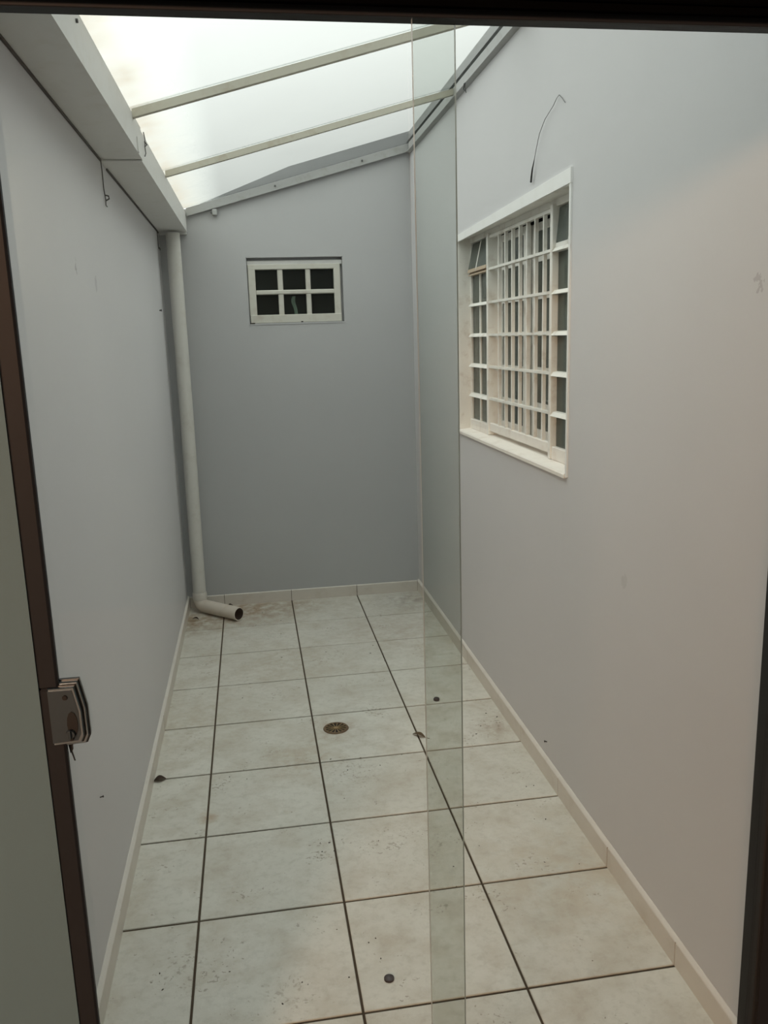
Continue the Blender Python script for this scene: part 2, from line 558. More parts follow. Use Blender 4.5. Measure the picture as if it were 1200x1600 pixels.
# ------------------------------------------------------------------ baseboards of cut tile
BH = 0.072
def baseboard(name, label, side):
    root = empty(name, {'left': (XL, -2, 0), 'right': (XR, -2, 0), 'back': (0.5, YB, 0)}[side])
    tag(root, label, 'baseboard', kind='structure')
    if side in ('left', 'right'):
        s = 1 if side == 'left' else -1
        x0 = XL if side == 'left' else XR
        for i in range(10):
            ya, yb = max(-(i + 1) * T, YF), (-i * T if i else YB - 0.009)
            bm = bmesh.new()
            t1, t2 = 0.012, 0.004
            prof = [(x0, 0.0), (x0 + s * t1, 0.0), (x0 + s * t1, BH - 0.004), (x0 + s * (t1 - 0.004), BH), (x0, BH)]
            prism(bm, [(x, ya + 0.0015, z) for x, z in prof], (0, yb - ya - 0.003, 0))
            o = link('baseboard_tile', bm, 'baseboard', root)
            jit = random.uniform(-.0008, .0008)
            o.location.x += jit
        bm = bmesh.new()
        prism(bm, [(x0, YF, BH), (x0 + s * 0.011, YF, BH), (x0 + s * 0.002, YF, BH + 0.008), (x0, YF, BH + 0.008)], (0, YB - YF, 0))
        link('caulk_bead', bm, 'caulk', root)
        boxo('joint_bed', 'grout', root, x0, x0 + s * 0.009, YF, YB, 0, BH - 0.002)
    else:
        xs_ = [XL + 0.012, 0.0, T, 2 * T, XR - 0.012]
        for xa, xb in zip(xs_, xs_[1:]):
            bm = bmesh.new()
            prof = [(YB, 0.0), (YB - 0.010, 0.0), (YB - 0.010, BH - 0.004), (YB - 0.006, BH), (YB, BH)]
            prism(bm, [(xa + 0.0015, y, z) for y, z in prof], (xb - xa - 0.003, 0, 0))
            link('baseboard_tile', bm, 'baseboard', root)
        boxo('joint_bed', 'grout', root, XL + 0.012, XR - 0.012, YB - 0.007, YB, 0, BH - 0.003)
    return root
baseboard('baseboard_left', 'low cream tile skirting along the left wall', 'left')
baseboard('baseboard_right', 'low cream tile skirting along the right wall', 'right')
baseboard('baseboard_back', 'low cream tile skirting along the end wall', 'back')

# ------------------------------------------------------------------ roof: glazing, beams, flashings
roof = empty('ceiling', (0.5, -2, 2.6))
tag(roof, 'sloping translucent glass roof over the courtyard with cross beams', 'roof', kind='structure')
ycuts = [YB - 0.003, -1.115, -2.165, -3.22, YF]
x0r, x1r = -0.17, XR - 0.004
for ya, yb in zip(ycuts[1:], ycuts):
    bm = bmesh.new()
    prism(bm, [(x0r, ya + 0.002, zroof(x0r)), (x1r, ya + 0.002, zroof(x1r)), (x1r, ya + 0.002, zroof(x1r) + 0.006), (x0r, ya + 0.002, zroof(x0r) + 0.006)],
          (0, yb - ya - 0.004, 0))
    # the pane is one sheet: keep only its underside so that light crosses one surface
    bm.normal_update()
    kill = [f_ for f_ in bm.faces if f_.normal.z > 0.5]
    bmesh.ops.delete(bm, geom=kill, context='FACES')
    link('glass_sheet', bm, 'roof_glass', roof)
for yc in ycuts[1:4]:
    bm = bmesh.new()
    xa, xb = gut_x(yc) - 0.001, XR - 0.002
    hw, hh = 0.012, 0.031
    za, zb = zroof(xa), zroof(xb)
    prism(bm, [(xa, yc - hw, za - hh), (xb, yc - hw, zb - hh), (xb, yc - hw, zb - 0.004), (xa, yc - hw, za - 0.004)], (0, 2 * hw, 0))
    link('roof_beam', bm, 'purlin', roof)
# flashing on the end wall: two stepped strips following the slope
bm = bmesh.new()
xa, xb = -0.06, XR
prism(bm, [(xa, YB, zroof(xa) - 0.046), (xb, YB, zroof(xb) - 0.046), (xb, YB, zroof(xb) - 0.004), (xa, YB, zroof(xa) - 0.004)], (0, -0.022, 0))
prism(bm, [(xa, YB - 0.022, zroof(xa) - 0.05), (xb, YB - 0.022, zroof(xb) - 0.05), (xb, YB - 0.022, zroof(xb) - 0.043), (xa, YB - 0.022, zroof(xa) - 0.043)], (0, -0.006, 0))
link('flashing_strip', bm, 'flashing', roof)
# flashing on the right wall
zr = zroof(XR)
bm = bmesh.new()
prism(bm, [(XR, YF, zr - 0.062), (XR - 0.024, YF, zr - 0.056), (XR - 0.024, YF, zr - 0.050), (XR - 0.012, YF, zr - 0.048), (XR - 0.012, YF, zr - 0.004), (XR, YF, zr - 0.004)],
      (0, YB - 0.028 - YF, 0))
link('flashing_strip', bm, 'flashing', roof)
bm = bmesh.new()
prism(bm, [(XR, YF, zr + 0.008), (XR - 0.016, YF, zr + 0.008), (XR - 0.010, YF, zr + 0.055), (XR, YF, zr + 0.06)], (0, YB - YF, 0))
link('wall_capping', bm, 'flashing', roof)
# flashing fixings
for (x, y, z) in ((0.083, YB - 0.022, 2.405), (0.463, YB - 0.025, zroof(.463) - .025), (0.985, YB - 0.025, zroof(.985) - .025)):
    bm = bmesh.new()
    tube(bm, [(x, y, z), (x, y - 0.008, z)], [0.006, 0.005], 8)
    link('screw', bm, 'wire_grey', roof)
boxo('bracket', 'flashing', roof, 0.088, 0.118, YB - 0.03, YB, 2.39, 2.425, bev=0.004)

# ------------------------------------------------------------------ gutter box along the left wall
gut = empty('gutter', (XL, -2, 2.305))
tag(gut, 'grey box gutter running along the top of the left wall', 'gutter')
GX = -0.070
def gutter_piece(ya, yb, dz):
    bm = bmesh.new()
    z0, z1 = 2.305 + dz, 2.415 + dz
    x0 = XL + 0.001
    th = 0.004
    ends = []
    for y in (ya, yb):
        x1 = gut_x(y) + dz * 0.3
        prof = [(x0, z0), (x1, z0), (x1, z1), (x1 - 0.02, z1 + 0.004), (x1 - 0.02, z1), (x1 - th, z1 - 0.003), (x1 - th, z0 + th), (x0 + th, z0 + th), (x0 + th, z1), (x0, z1)]
        ends.append([bm.verts.new((x, y, z)) for x, z in prof])
    n = len(ends[0])
    for i in range(n):
        bm.faces.new((ends[0][i], ends[1][i], ends[1][(i + 1) % n], ends[0][(i + 1) % n]))
    bm.faces.new(ends[0]); bm.faces.new(ends[1][::-1])
    return link('gutter_trough', bm, 'gutter', gut)
gutter_piece(YF, -1.97, 0.0)
gutter_piece(-1.99, YB - 0.002, -0.006)
boxo('gutter_end', 'gutter', gut, XL + 0.005, -0.066, YB - 0.035, YB - 0.003, 2.285, 2.40, bev=0.002)
boxo('gap_shadow_strip', 'rubber', gut, XL + 0.0005, XL + 0.006, YF, -1.99, 2.298, 2.3055)  # black strip drawn in as the shadow line between gutter and wall
boxo('gap_shadow_strip', 'rubber', gut, XL + 0.0005, XL + 0.006, -1.86, -0.02, 2.292, 2.2995)
for (y, z) in ((-3.074, 2.385),):
    bm = bmesh.new()
    tube(bm, [(gut_x(y) - .002, y, z), (gut_x(y) + 0.005, y, z)], 0.005, 8)
    link('rivet', bm, 'wire_grey', gut)
for (y, z0, z1) in ((-2.10, 2.335, 2.305),):
    boxo('seam_clip', 'gutter', gut, gut_x(y) - .002, gut_x(y) + 0.004, y - 0.008, y + 0.012, 2.306, 2.355, bev=0.001)

# wires hanging at the gutter
def hook(name, label, pts, hk, grp=None, m_='wire', rad=0.0019):
    root = empty(name, pts[0])
    tag(root, label, 'wire', grp)
    tubeo('wire_strand', m_, root, pts, rad, 6)
    tubeo('wire_knot', m_, root, hk, rad * 1.3, 6)
    return root
x = XL + 0.004
hook('hanging_wire', 'thin black wire hanging from the gutter joint down the left wall',
     [(x, -1.995, 2.30), (x + .001, -1.99, 2.26), (x, -1.982, 2.21), (x + .002, -1.974, 2.172), (x, -1.966, 2.155), (x + .002, -1.952, 2.152)],
     [(x, -1.975, 2.188), (x + .012, -1.968, 2.186), (x + .012, -1.958, 2.178), (x, -1.958, 2.172)])
hook('hanging_wire', 'thin dark wire hanging from the gutter beside the top of the downpipe',
     [(x, -0.10, 2.298), (x + .001, -0.095, 2.26), (x, -0.09, 2.22), (x + .002, -0.085, 2.196)],
     [(x, -0.09, 2.205), (x + .008, -0.084, 2.20), (x + .006, -0.076, 2.192)])
GX = gut_x(-1.91)
hook('twisted_wire', 'short twisted wire sticking up from the bright gutter face',
     [(GX + .002, -1.90, 2.415), (GX + .006, -1.905, 2.39), (GX + .003, -1.90, 2.365), (GX + .006, -1.915, 2.34), (GX + .003, -1.925, 2.328)],
     [(GX + .004, -1.905, 2.382), (GX + .010, -1.892, 2.374), (GX + .004, -1.903, 2.366)], m_='wire_grey', rad=0.002)
bx = XR - 0.024
hook('wire_clip', 'small dark wire clip hanging under the right wall flashing',
     [(bx, -1.39, zr - .055), (bx - .003, -1.395, zr - .075), (bx - .001, -1.405, zr - .100)],
     [(bx - .002, -1.380, zr - .056), (bx - .005, -1.378, zr - .080), (bx - .002, -1.386, zr - .086)])

# ------------------------------------------------------------------ downpipe in the far left corner
pipe = empty('downpipe', (-0.146, -0.085, 0))
tag(pipe, 'dull white plastic downpipe in the far left corner, turned out over the floor', 'pipe')
px_, py_, pr_ = -0.141, -0.075, 0.040
tubeo('pipe_shaft', 'pvc', pipe, [(px_, py_, 2.284), (px_, py_, 1.2), (px_ - 0.006, py_, 0.11)], pr_, 24)
bm = bmesh.new()
tube(bm, [(px_ - .006, py_, 0.128), (px_ - .006, py_, 0.120), (px_ - .006, py_, 0.088), (px_ - .006, py_, 0.082)], [0.0425, 0.045, 0.045, 0.0425], 24)
link('pipe_collar', bm, 'caulk', pipe, True)
s0 = Vector((px_ - .006, py_, 0.10)); e0 = Vector((0.095, -0.315, 0.043))
c0 = Vector((px_ - .006, py_, 0.043))
dirv = (e0 - c0).normalized()
path = [s0, c0 + Vector((0, 0, 0.032)), c0 + Vector((0, 0, .014)) + dirv * 0.010, c0 + dirv * 0.034, c0 + dirv * 0.06, e0]
bm = bmesh.new()
rings = tube(bm, path, 0.0405, 24, cap=False)
m1 = [bm.verts.new(e0 + (v.co - e0) * 0.89) for v in rings[-1]]
m2 = [bm.verts.new(v.co - dirv * 0.12) for v in m1]
for k in range(24):
    q = (k + 1) % 24
    bm.faces.new((rings[-1][k], rings[-1][q], m1[q], m1[k]))
    bm.faces.new((m1[k], m1[q], m2[q], m2[k])).material_index = 1
bm.faces.new(m2).material_index = 1
link('pipe_elbow', bm, ['pvc_low', 'hole'], pipe, True)

# ------------------------------------------------------------------ window_1: barred steel window in the right wall
w1 = empty('window_1', (XR, (WY0 + WY1) / 2, WZ0))
tag(w1, 'white steel window with security bars in the right wall', 'window', kind='structure')
def W(name, m_, d0, d1, y0, y1, z0, z1, bev=0.0, parent=w1):
    return boxo(name, m_, parent, XR + d0, XR + d1, y0, y1, z0, z1, bev=bev)
# reveal lining, face trim and sill
bm = bmesh.new()
box(bm, XR, XR + 0.12, WY1 - 0.004, WY1, WZ0, WZ1)
box(bm, XR, XR + 0.12, WY0, WY0 + 0.001, WZ0, WZ1)
box(bm, XR, XR + 0.12, WY0, WY1, WZ1 - 0.004, WZ1)
link('reveal_lining', bm, 'white_paint', w1)
bm = bmesh.new()
prism(bm, [(XR - 0.008, WY1 + 0.006, 2.100), (XR - 0.008, WY0 - 0.016, 2.120), (XR - 0.008, WY0 - 0.016, 2.166), (XR - 0.008, WY1 + 0.006, 2.132)], (0.0085, 0, 0))
link('head_trim', bm, 'trim', w1)
W('side_trim', 'trim', -0.006, 0.001, WY0 - 0.014, WY0 - 0.001, 1.185, 2.12)
W('side_trim', 'trim', -0.004, 0.001, WY1 - 0.002, WY1 + 0.010, 1.20, 2.10)
bm = bmesh.new()
prism(bm, [(XR - 0.010, WY0, 1.180), (XR + 0.12, WY0, 1.180), (XR + 0.12, WY0, 1.212), (XR - 0.006, WY0, 1.197), (XR - 0.010, WY0, 1.192)], (0, WY1 - WY0, 0))
link('sill', bm, 'sill', w1)
# outer frame
D0, D1 = 0.056, 0.095
W('frame_rail', 'white_paint', D0, D1, WY0, WY1, 2.092, 2.117, 0.002)
W('frame_stile', 'white_paint', D0, D1, WY1 - 0.022, WY1 - 0.003, 1.206, 2.095, 0.002)
W('frame_stile', 'white_paint', D0, D1, WY0 + 0.003, WY0 + 0.022, 1.206, 2.095, 0.002)
ZR = [1.947, 1.803, 1.660, 1.517, 1.373]
MA, MB_ = (-1.500, -1.476), (-2.310, -2.286)      # mullions
for a, b in (MA, MB_):
    W('mullion', 'white_paint', 0.042, 0.096, a, b, 1.206, 2.10, 0.002)
# fixed side lights
def side_light(y0, y1, ymid):
    W('bottom_rail', 'sill', D0 - 0.008, D1, y0, y1, 1.204, 1.252, 0.002)
    for k, z in enumerate(ZR):
        bm = bmesh.new()
        prism(bm, [(XR + D0 - 0.016, y0, z - 0.008), (XR + D0 + 0.02, y0, z - 0.008), (XR + D0 + 0.02, y0, z + 0.010), (XR + D0 - 0.004, y0, z + 0.006)], (0, y1 - y0, 0))
        link('glazing_bar', bm, 'vent' if (k == 0 and y1 > -1.5) else 'white_paint', w1)
    W('muntin', 'white_paint', D0 + 0.004, D0 + 0.022, ymid - 0.009, ymid + 0.009, 1.25, ZR[0])
    zs = [1.25] + ZR[::-1]
    for za, zb in zip(zs, zs[1:]):
        for ya, yb in ((y0, ymid), (ymid, y1)):
            W('window_pane', 'side_glass', D0 + 0.010, D0 + 0.014, ya, yb, za, zb)
    # top row: tilting vent sash leaning out at its foot
    lean = 0.030 if y1 > -1.5 else 0.014
    zt, zb = 2.094, ZR[0] + 0.006
    def lp(y, z, off): return (XR + D0 + 0.012 - lean * (zt - z) / (zt - zb) + off, y, z)
    def slanted(name, m_, ya, yb, z0, z1, th):
        bm = bmesh.new()
        prism(bm, [lp(ya, z0, 0), lp(yb, z0, 0), lp(yb, z1, 0), lp(ya, z1, 0)], (th, 0, 0))
        return link(name, bm, m_, w1)
    slanted('vent_muntin', 'white_paint', ymid - 0.008, ymid + 0.008, zb, zt, 0.012)
    slanted('vent_rail', 'vent' if y1 > -1.5 else 'white_paint', y0, y1, zb, zb + 0.016, 0.014)
    for ya, yb in ((y0, ymid - 0.008), (ymid + 0.008, y1)):
        slanted('window_pane', 'side_glass', ya + 0.002, yb - 0.002, zb + 0.016, zt - 0.006, 0.004)
side_light(MA[1], WY1 - 0.022, -1.305)
side_light(WY0 + 0.022, MB_[0], -2.432)
# two sliding leaves behind the bars
def leaf(y0, y1, d, mids):
    W('leaf_stile', 'white_paint', d, d + 0.022, y1 - 0.040, y1, 1.225, 2.085, 0.002)
    W('leaf_stile', 'white_paint', d, d + 0.022, y0, y0 + 0.040, 1.225, 2.085, 0.002)
    W('leaf_rail', 'white_paint', d, d + 0.022, y0 + 0.04, y1 - 0.04, 2.055, 2.085, 0.002)
    W('leaf_rail', 'sill', d, d + 0.022, y0 + 0.04, y1 - 0.04, 1.225, 1.275, 0.002)
    for z in ZR:
        W('leaf_bar', 'white_paint', d + 0.002, d + 0.018, y0 + 0.04, y1 - 0.04, z - 0.009, z + 0.009)
    zs = [1.275] + ZR[::-1] + [2.055]
    for za, zb in zip(zs, zs[1:]):
        W('window_pane', 'side_glass', d + 0.009, d + 0.013, y0 + 0.04, y1 - 0.04, za, zb)
leaf(-1.875, -1.500, 0.096, ())
leaf(-2.286, -1.865, 0.120, ())
W('track', 'white_paint', 0.085, 0.150, MB_[1], MA[0], 1.206, 1.226, 0.002)
# security grille: square bars, flat cross bars, bottom flat
for y in (-1.622, -1.716, -1.810, -1.904, -1.998, -2.091, -2.185):
    W('grille_bar', 'white_paint', 0.052, 0.065, y - 0.012, y, 1.235, 2.083)
for z in ZR:
    W('grille_cross_bar', 'white_paint', 0.046, 0.068, MB_[1], MA[0], z - 0.005, z + 0.005)
W('grille_cross_bar', 'sill', 0.050, 0.066, MB_[1], MA[0], 1.224, 1.262, 0.002)
W('grille_cross_bar', 'white_paint', 0.050, 0.066, MB_[1], MA[0], 2.078, 2.090)
# the dim room behind it
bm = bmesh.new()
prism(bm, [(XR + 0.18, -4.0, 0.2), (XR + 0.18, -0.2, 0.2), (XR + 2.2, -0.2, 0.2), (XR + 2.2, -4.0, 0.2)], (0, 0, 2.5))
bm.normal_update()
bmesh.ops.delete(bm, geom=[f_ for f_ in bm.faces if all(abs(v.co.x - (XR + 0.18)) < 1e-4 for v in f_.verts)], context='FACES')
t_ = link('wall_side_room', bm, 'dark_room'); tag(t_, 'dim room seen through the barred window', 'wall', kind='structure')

# ------------------------------------------------------------------ window_2: small six-pane window in the end wall
w2 = empty('window_2', ((BX0 + BX1) / 2, YB, BZ0))
tag(w2, 'small white six-pane window high on the end wall', 'window', kind='structure')
def V(name, m_, x0, x1, z0, z1, d0, d1, bev=0.0):
    return boxo(name, m_, w2, x0, x1, YB + d0, YB + d1, z0, z1, bev=bev)
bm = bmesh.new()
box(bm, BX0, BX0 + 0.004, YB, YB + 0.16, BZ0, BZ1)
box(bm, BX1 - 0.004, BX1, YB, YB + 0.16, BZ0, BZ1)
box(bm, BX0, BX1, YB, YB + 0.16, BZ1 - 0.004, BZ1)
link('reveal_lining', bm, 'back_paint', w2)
V('head_board', 'gutter', BX0 + 0.004, BX1 - 0.004, 2.108, 2.135, 0.020, 0.07, 0.003)
V('frame_rail', 'end_frame', BX0 + 0.008, BX1 - 0.018, 2.082, 2.112, 0.012, 0.06, 0.003)
V('frame_rail', 'end_frame', BX0 + 0.010, BX1 - 0.018, 1.767, 1.816, 0.004, 0.06, 0.003)
V('frame_stile', 'end_frame', BX0 + 0.008, BX0 + 0.052, 1.812, 2.086, 0.012, 0.06, 0.003)
V('frame_stile', 'end_frame', BX1 - 0.058, BX1 - 0.018, 1.812, 2.086, 0.012, 0.06, 0.003)
xm = [(0.450, 0.482), (0.620, 0.650)]
for a, b in xm:
    V('muntin', 'end_frame', a, b, 1.812, 2.086, 0.018, 0.05, 0.005)
V('muntin', 'end_frame', BX0 + 0.05, BX1 - 0.055, 1.936, 1.962, 0.014, 0.05, 0.005)
cols = [(BX0 + 0.052, 0.450), (0.482, 0.620), (0.650, BX1 - 0.058)]
for a, b in cols:
    for za, zb in ((1.816, 1.936), (1.962, 2.082)):
        V('window_pane', 'dark_glass', a - 0.004, b + 0.004, za - 0.004, zb + 0.004, 0.034, 0.038)
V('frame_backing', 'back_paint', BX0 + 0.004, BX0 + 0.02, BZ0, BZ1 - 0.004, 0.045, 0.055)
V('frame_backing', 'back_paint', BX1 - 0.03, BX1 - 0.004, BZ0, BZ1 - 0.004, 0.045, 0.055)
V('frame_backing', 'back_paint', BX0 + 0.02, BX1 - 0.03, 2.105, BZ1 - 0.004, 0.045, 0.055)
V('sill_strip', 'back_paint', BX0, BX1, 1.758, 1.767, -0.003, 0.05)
V('rot_chip', 'hole', 0.270, 0.300, 1.764, 1.770, -0.004, 0.01)
V('latch', 'hole', 0.580, 0.592, 1.766, 1.774, -0.003, 0.01, 0.001)
bm = bmesh.new()
prism(bm, [(BX0 - 0.05, YB + 0.18, 1.5), (BX1 + 0.05, YB + 0.18, 1.5), (BX1 + 0.05, YB + 0.18, 2.4), (BX0 - 0.05, YB + 0.18, 2.4)], (0, 1.0, 0))
bm.normal_update()
bmesh.ops.delete(bm, geom=[f_ for f_ in bm.faces if all(abs(v.co.y - (YB + 0.18)) < 1e-4 for v in f_.verts)], context='FACES')
t_ = link('wall_back_room', bm, 'very_dark_room'); tag(t_, 'unlit room seen through the small end window', 'wall', kind='structure')
# pale curved shape of unknown kind behind the lower middle pane
bm = bmesh.new()
prof = [(0.546, 1.925), (0.540, 1.905), (0.541, 1.885), (0.548, 1.865), (0.553, 1.845), (0.556, 1.815)]
wd = [0.010, 0.012, 0.012, 0.011, 0.010, 0.010]
va = [[bm.verts.new((xx + sx * ww, YB + 0.052 + dy, zz)) for (xx, zz), ww in zip(prof, wd)] for sx, dy in ((-1, 0), (0.2, -0.008), (1, 0.004), (0, 0.012))]
for i in range(4):
    for k in range(5):
        bm.faces.new((va[i][k], va[(i + 1) % 4][k], va[(i + 1) % 4][k + 1], va[i][k + 1]))
bm.faces.new([va[i][0] for i in range(4)]); bm.faces.new([va[i][-1] for i in (3, 2, 1, 0)])
t_ = link('pale_curved_strip', bm, 'pale_object', None, True)
tag(t_, 'pale curved strip seen behind the lower middle pane of the end window', 'pale_object')

# ------------------------------------------------------------------ door_1: frame of the sliding glass door
d1 = empty('door_1', (0.5, -4.05, 0))
tag(d1, 'dark aluminium frame round the sliding glass door', 'door frame', kind='structure')
# head: black box with two thin track lips
bm = bmesh.new()
box(bm, DX0, DX1, -4.085, -4.00, 2.088, 2.16, 0.002)
link('head_box', bm, 'black_rail', d1)
boxo('head_lip', 'black_rail', d1, DX0, DX1, -4.078, -4.068, 2.078, 2.088, bev=0.001)
boxo('head_lip', 'bronze', d1, DX0, DX1, -4.056, -4.030, 2.072, 2.088, bev=0.001)
# left jamb bar, stopped round the lock
bm = bmesh.new()
box(bm, DX0, -0.051, -4.060, -4.046, 1.19, 2.088, 0.003)
link('jamb_profile', bm, 'bronze', d1)
boxo('jamb_profile', 'bronze', d1, DX0, -0.050, -4.060, -4.046, 0.0, 1.19, bev=0.003)
boxo('jamb_seal', 'rubber', d1, DX0 + 0.0005, DX0 + 0.006, -4.046, -3.99, 0.0, 2.088)
# right jamb
boxo('jamb_seal', 'rubber', d1, 1.066, 1.076, -4.066, -4.02, 0.0, 2.088, bev=0.002)
boxo('jamb_profile', 'bronze', d1, 1.076, DX1, -4.062, -4.015, 0.0, 2.088, bev=0.003)
boxo('bottom_track', 'bronze', d1, DX0, DX1, -4.085, -4.00, 0.0, 0.014, bev=0.002)

# ------------------------------------------------------------------ the two sliding panes
def pane(x0, x1, y, root):
    bm = bmesh.new()
    h = 0.004
    box(bm, x0, x1, y - h, y + h, 0.016, 2.085)
    for f_ in bm.faces:
        c = f_.calc_center_median()
        f_.material_index = 0 if abs(c.y - y) > h * 0.9 else 1
    return link('glass_pane', bm, ['door_glass', 'glass_edge'], root)
lf = empty('sliding_glass_leaf', (0.24, -4.038, 0.014))
tag(lf, 'left frameless glass door leaf carrying the chrome lock', 'glass door')
pane(-0.064, 0.545, -4.030, lf)
rt = empty('sliding_glass_leaf', (0.77, -4.055, 0.014))
tag(rt, 'right frameless glass door leaf overlapping the left one mid-opening', 'glass door')
pane(0.482, 1.068, -4.050, rt)

# lock on the edge of the left leaf
def outline(sc, ox, oz):
    pts = [(-0.0665, 1.199), (-0.0245, 1.1985), (-0.0165, 1.155), (-0.0160, 1.111), (-0.0215, 1.099), (-0.0665, 1.097)]
    return [(ox + (x - ox) * sc, oz + (z - oz) * sc) for x, z in pts]
yl = -4.043
bm = bmesh.new()
prism(bm, [(x, yl, z) for x, z in outline(1.0, -0.052, 1.15)], (0, -0.006, 0))
lock = link('lock', bm, 'dark_chrome', lf)
lock['label'] = 'chrome lock box'
def lockpart(name, m_, sc, dx, y0, dy, shrink=None):
    bm = bmesh.new()
    prism(bm, [(x + dx, y0, z) for x, z in outline(sc, -0.0620, 1.149)], (0, dy, 0))
    bmesh.ops.recalc_face_normals(bm, faces=bm.faces[:])
    es = [e for e in bm.edges if all(abs(v.co.y - (y0 + dy)) < 1e-6 for v in e.verts)]
    bmesh.ops.bevel(bm, geom=es, offset=0.0012, segments=1, affect='EDGES')
    return link(name, bm, m_, lock)
lockpart('lock_plate', 'chrome', 0.965, 0.0, yl - 0.006, -0.006)
lockpart('lock_plate', 'dark_chrome', 0.90, 0.0, yl - 0.012, -0.002)
lockpart('lock_cover', 'chrome', 0.86, 0.0, yl - 0.014, -0.006)
# sunken dark face with knob recess
bm = bmesh.new()
pts = [(x, z) for x, z in outline(0.78, -0.0640, 1.149)]
prism(bm, [(x, yl - 0.0198, z) for x, z in pts], (0, -0.001, 0))
link('lock_face', bm, 'lock_face', lock)
bm = bmesh.new()
k = 12
prism(bm, [(-0.0365 + 0.0075 * math.cos(2 * math.pi * i / k), yl - 0.0206, 1.136 + 0.019 * math.sin(2 * math.pi * i / k)) for i in range(k)], (0, -0.0014, 0))
link('finger_recess', bm, 'rubber', lock)
bm = bmesh.new()
tube(bm, [(-0.040, yl - 0.0215, 1.122), (-0.040, yl - 0.027, 1.122)], [0.007, 0.006], 14)
box(bm, -0.0415, -0.0385, yl - 0.031, yl - 0.026, 1.116, 1.130, 0.0006)
link('thumb_turn', bm, 'lock_face', lock)
for (x, z) in ((-0.043, 1.177), (-0.040, 1.114)):
    bm = bmesh.new()
    tube(bm, [(x, yl - 0.0206, z), (x, yl - 0.0228, z)], [0.004, 0.0034], 10)
    link('lock_screw', bm, 'rubber', lock)
bm = bmesh.new()
prism(bm, [(-0.0500, yl - 0.004, 1.098), (-0.0440, yl - 0.004, 1.098), (-0.0440, yl - 0.004, 1.088), (-0.0480, yl - 0.004, 1.083)], (0, 0.004, 0))
prism(bm, [(-0.0475, yl - 0.003, 1.085), (-0.0455, yl - 0.003, 1.085), (-0.0425, yl - 0.003, 1.070), (-0.0440, yl - 0.003, 1.070)], (0, 0.002, 0))
link('latch_spring', bm, 'rubber', lock)

# ------------------------------------------------------------------ loose things on walls
root = empty('loose_wire', (XR, -2.22, 2.19))
tag(root, 'thin bent wire sticking out of the right wall above the window', 'wire')
q = XR - 0.004
tubeo('wire_strand', 'wire_grey', root, [(q, -2.535, 2.368), (q - .001, -2.51, 2.388), (q, -2.482, 2.404), (q - .002, -2.465, 2.398), (q - .004, -2.44, 2.382),
      (q - .003, -2.40, 2.372), (q - .004, -2.363, 2.360), (q - .006, -2.315, 2.325), (q - .006, -2.285, 2.285), (q - .005, -2.262, 2.253)], 0.0010, 6)
tubeo('wire_end', 'wire', root, [(q - .005, -2.262, 2.253), (q - .007, -2.248, 2.225), (q - .006, -2.236, 2.203), (q - .003, -2.222, 2.186)], [0.0014, 0.0028, 0.0034, 0.0036], 8)
def nail(label, base, vec, rad=0.004):
    b0 = Vector(base); v = Vector(vec)
    bm = bmesh.new()
    tube(bm, [b0, b0 + v * 0.8], rad * 0.5, 8)
    tube(bm, [b0 + v * 0.8, b0 + v], rad, 8)
    o = link('nail', bm, 'wire', None, True)
    tag(o, label, 'nail')
nail('dark nail in the left wall beside the downpipe', (XL, -0.30, 1.846), (0.012, -0.003, 0), 0.006)
nail('small nail low on the left wall near the glass door lock', (XL, -3.06, 0.458), (0.010, 0, 0.002), 0.003)
nail('small nail low on the right wall above the skirting', (XR, -2.43, 0.137), (-0.010, 0, 0.003), 0.004)

# ------------------------------------------------------------------ floor drain and litter
dr = empty('floor_drain', (0.524, -1.867, 0))
tag(dr, 'round rusty floor drain grate set in a tile', 'drain')
bm = bmesh.new()
k = 28
for i in range(k):
    a0, a1 = 2 * math.pi * i / k, 2 * math.pi * (i + 1) / k
    def P(rr, a, z): return (0.524 + rr * math.cos(a), -1.867 + rr * math.sin(a), z)
    va = [bm.verts.new(P(*t)) for t in ((0.056, a0, 0.0005), (0.056, a1, 0.0005), (0.053, a1, 0.004), (0.053, a0, 0.004), (0.045, a1, 0.004), (0.045, a0, 0.004), (0.044, a1, 0.0008), (0.044, a0, 0.0008))]
    bm.faces.new(va[0:4]); bm.faces.new((va[3], va[2], va[4], va[5])); bm.faces.new((va[5], va[4], va[6], va[7]))
bmesh.ops.remove_doubles(bm, verts=bm.verts[:], dist=1e-6)
link('drain_rim', bm, 'rust', dr, True)
bm = bmesh.new()
vs = [bm.verts.new((0.524 + 0.046 * math.cos(2 * math.pi * i / k), -1.867 + 0.046 * math.sin(2 * math.pi * i / k), 0.0009)) for i in range(k)]
bm.faces.new(vs)
link('drain_well', bm, 'well_dark', dr)
for i in range(14):
    a = 2 * math.pi * i / 14
    bm = bmesh.new()
    c, s = math.cos(a), math.sin(a)
    def P(rr, t, z): return (0.524 + rr * c - t * s, -1.867 + rr * s + t * c, z)
    lo = [P(0.010, -0.0010, 0.001), P(0.0455, -0.0020, 0.001), P(0.0455, 0.0020, 0.001), P(0.010, 0.0010, 0.001)]
    prism(bm, lo, (0, 0, 0.0026))
    link('grate_spoke', bm, 'rust_bright', dr)
bm = bmesh.new()
prism(bm, [(0.524 + 0.011 * math.cos(2 * math.pi * i / 16), -1.867 + 0.011 * math.sin(2 * math.pi * i / 16), 0.001) for i in range(16)], (0, 0, 0.003))
link('grate_hub', bm, 'rust_bright', dr)

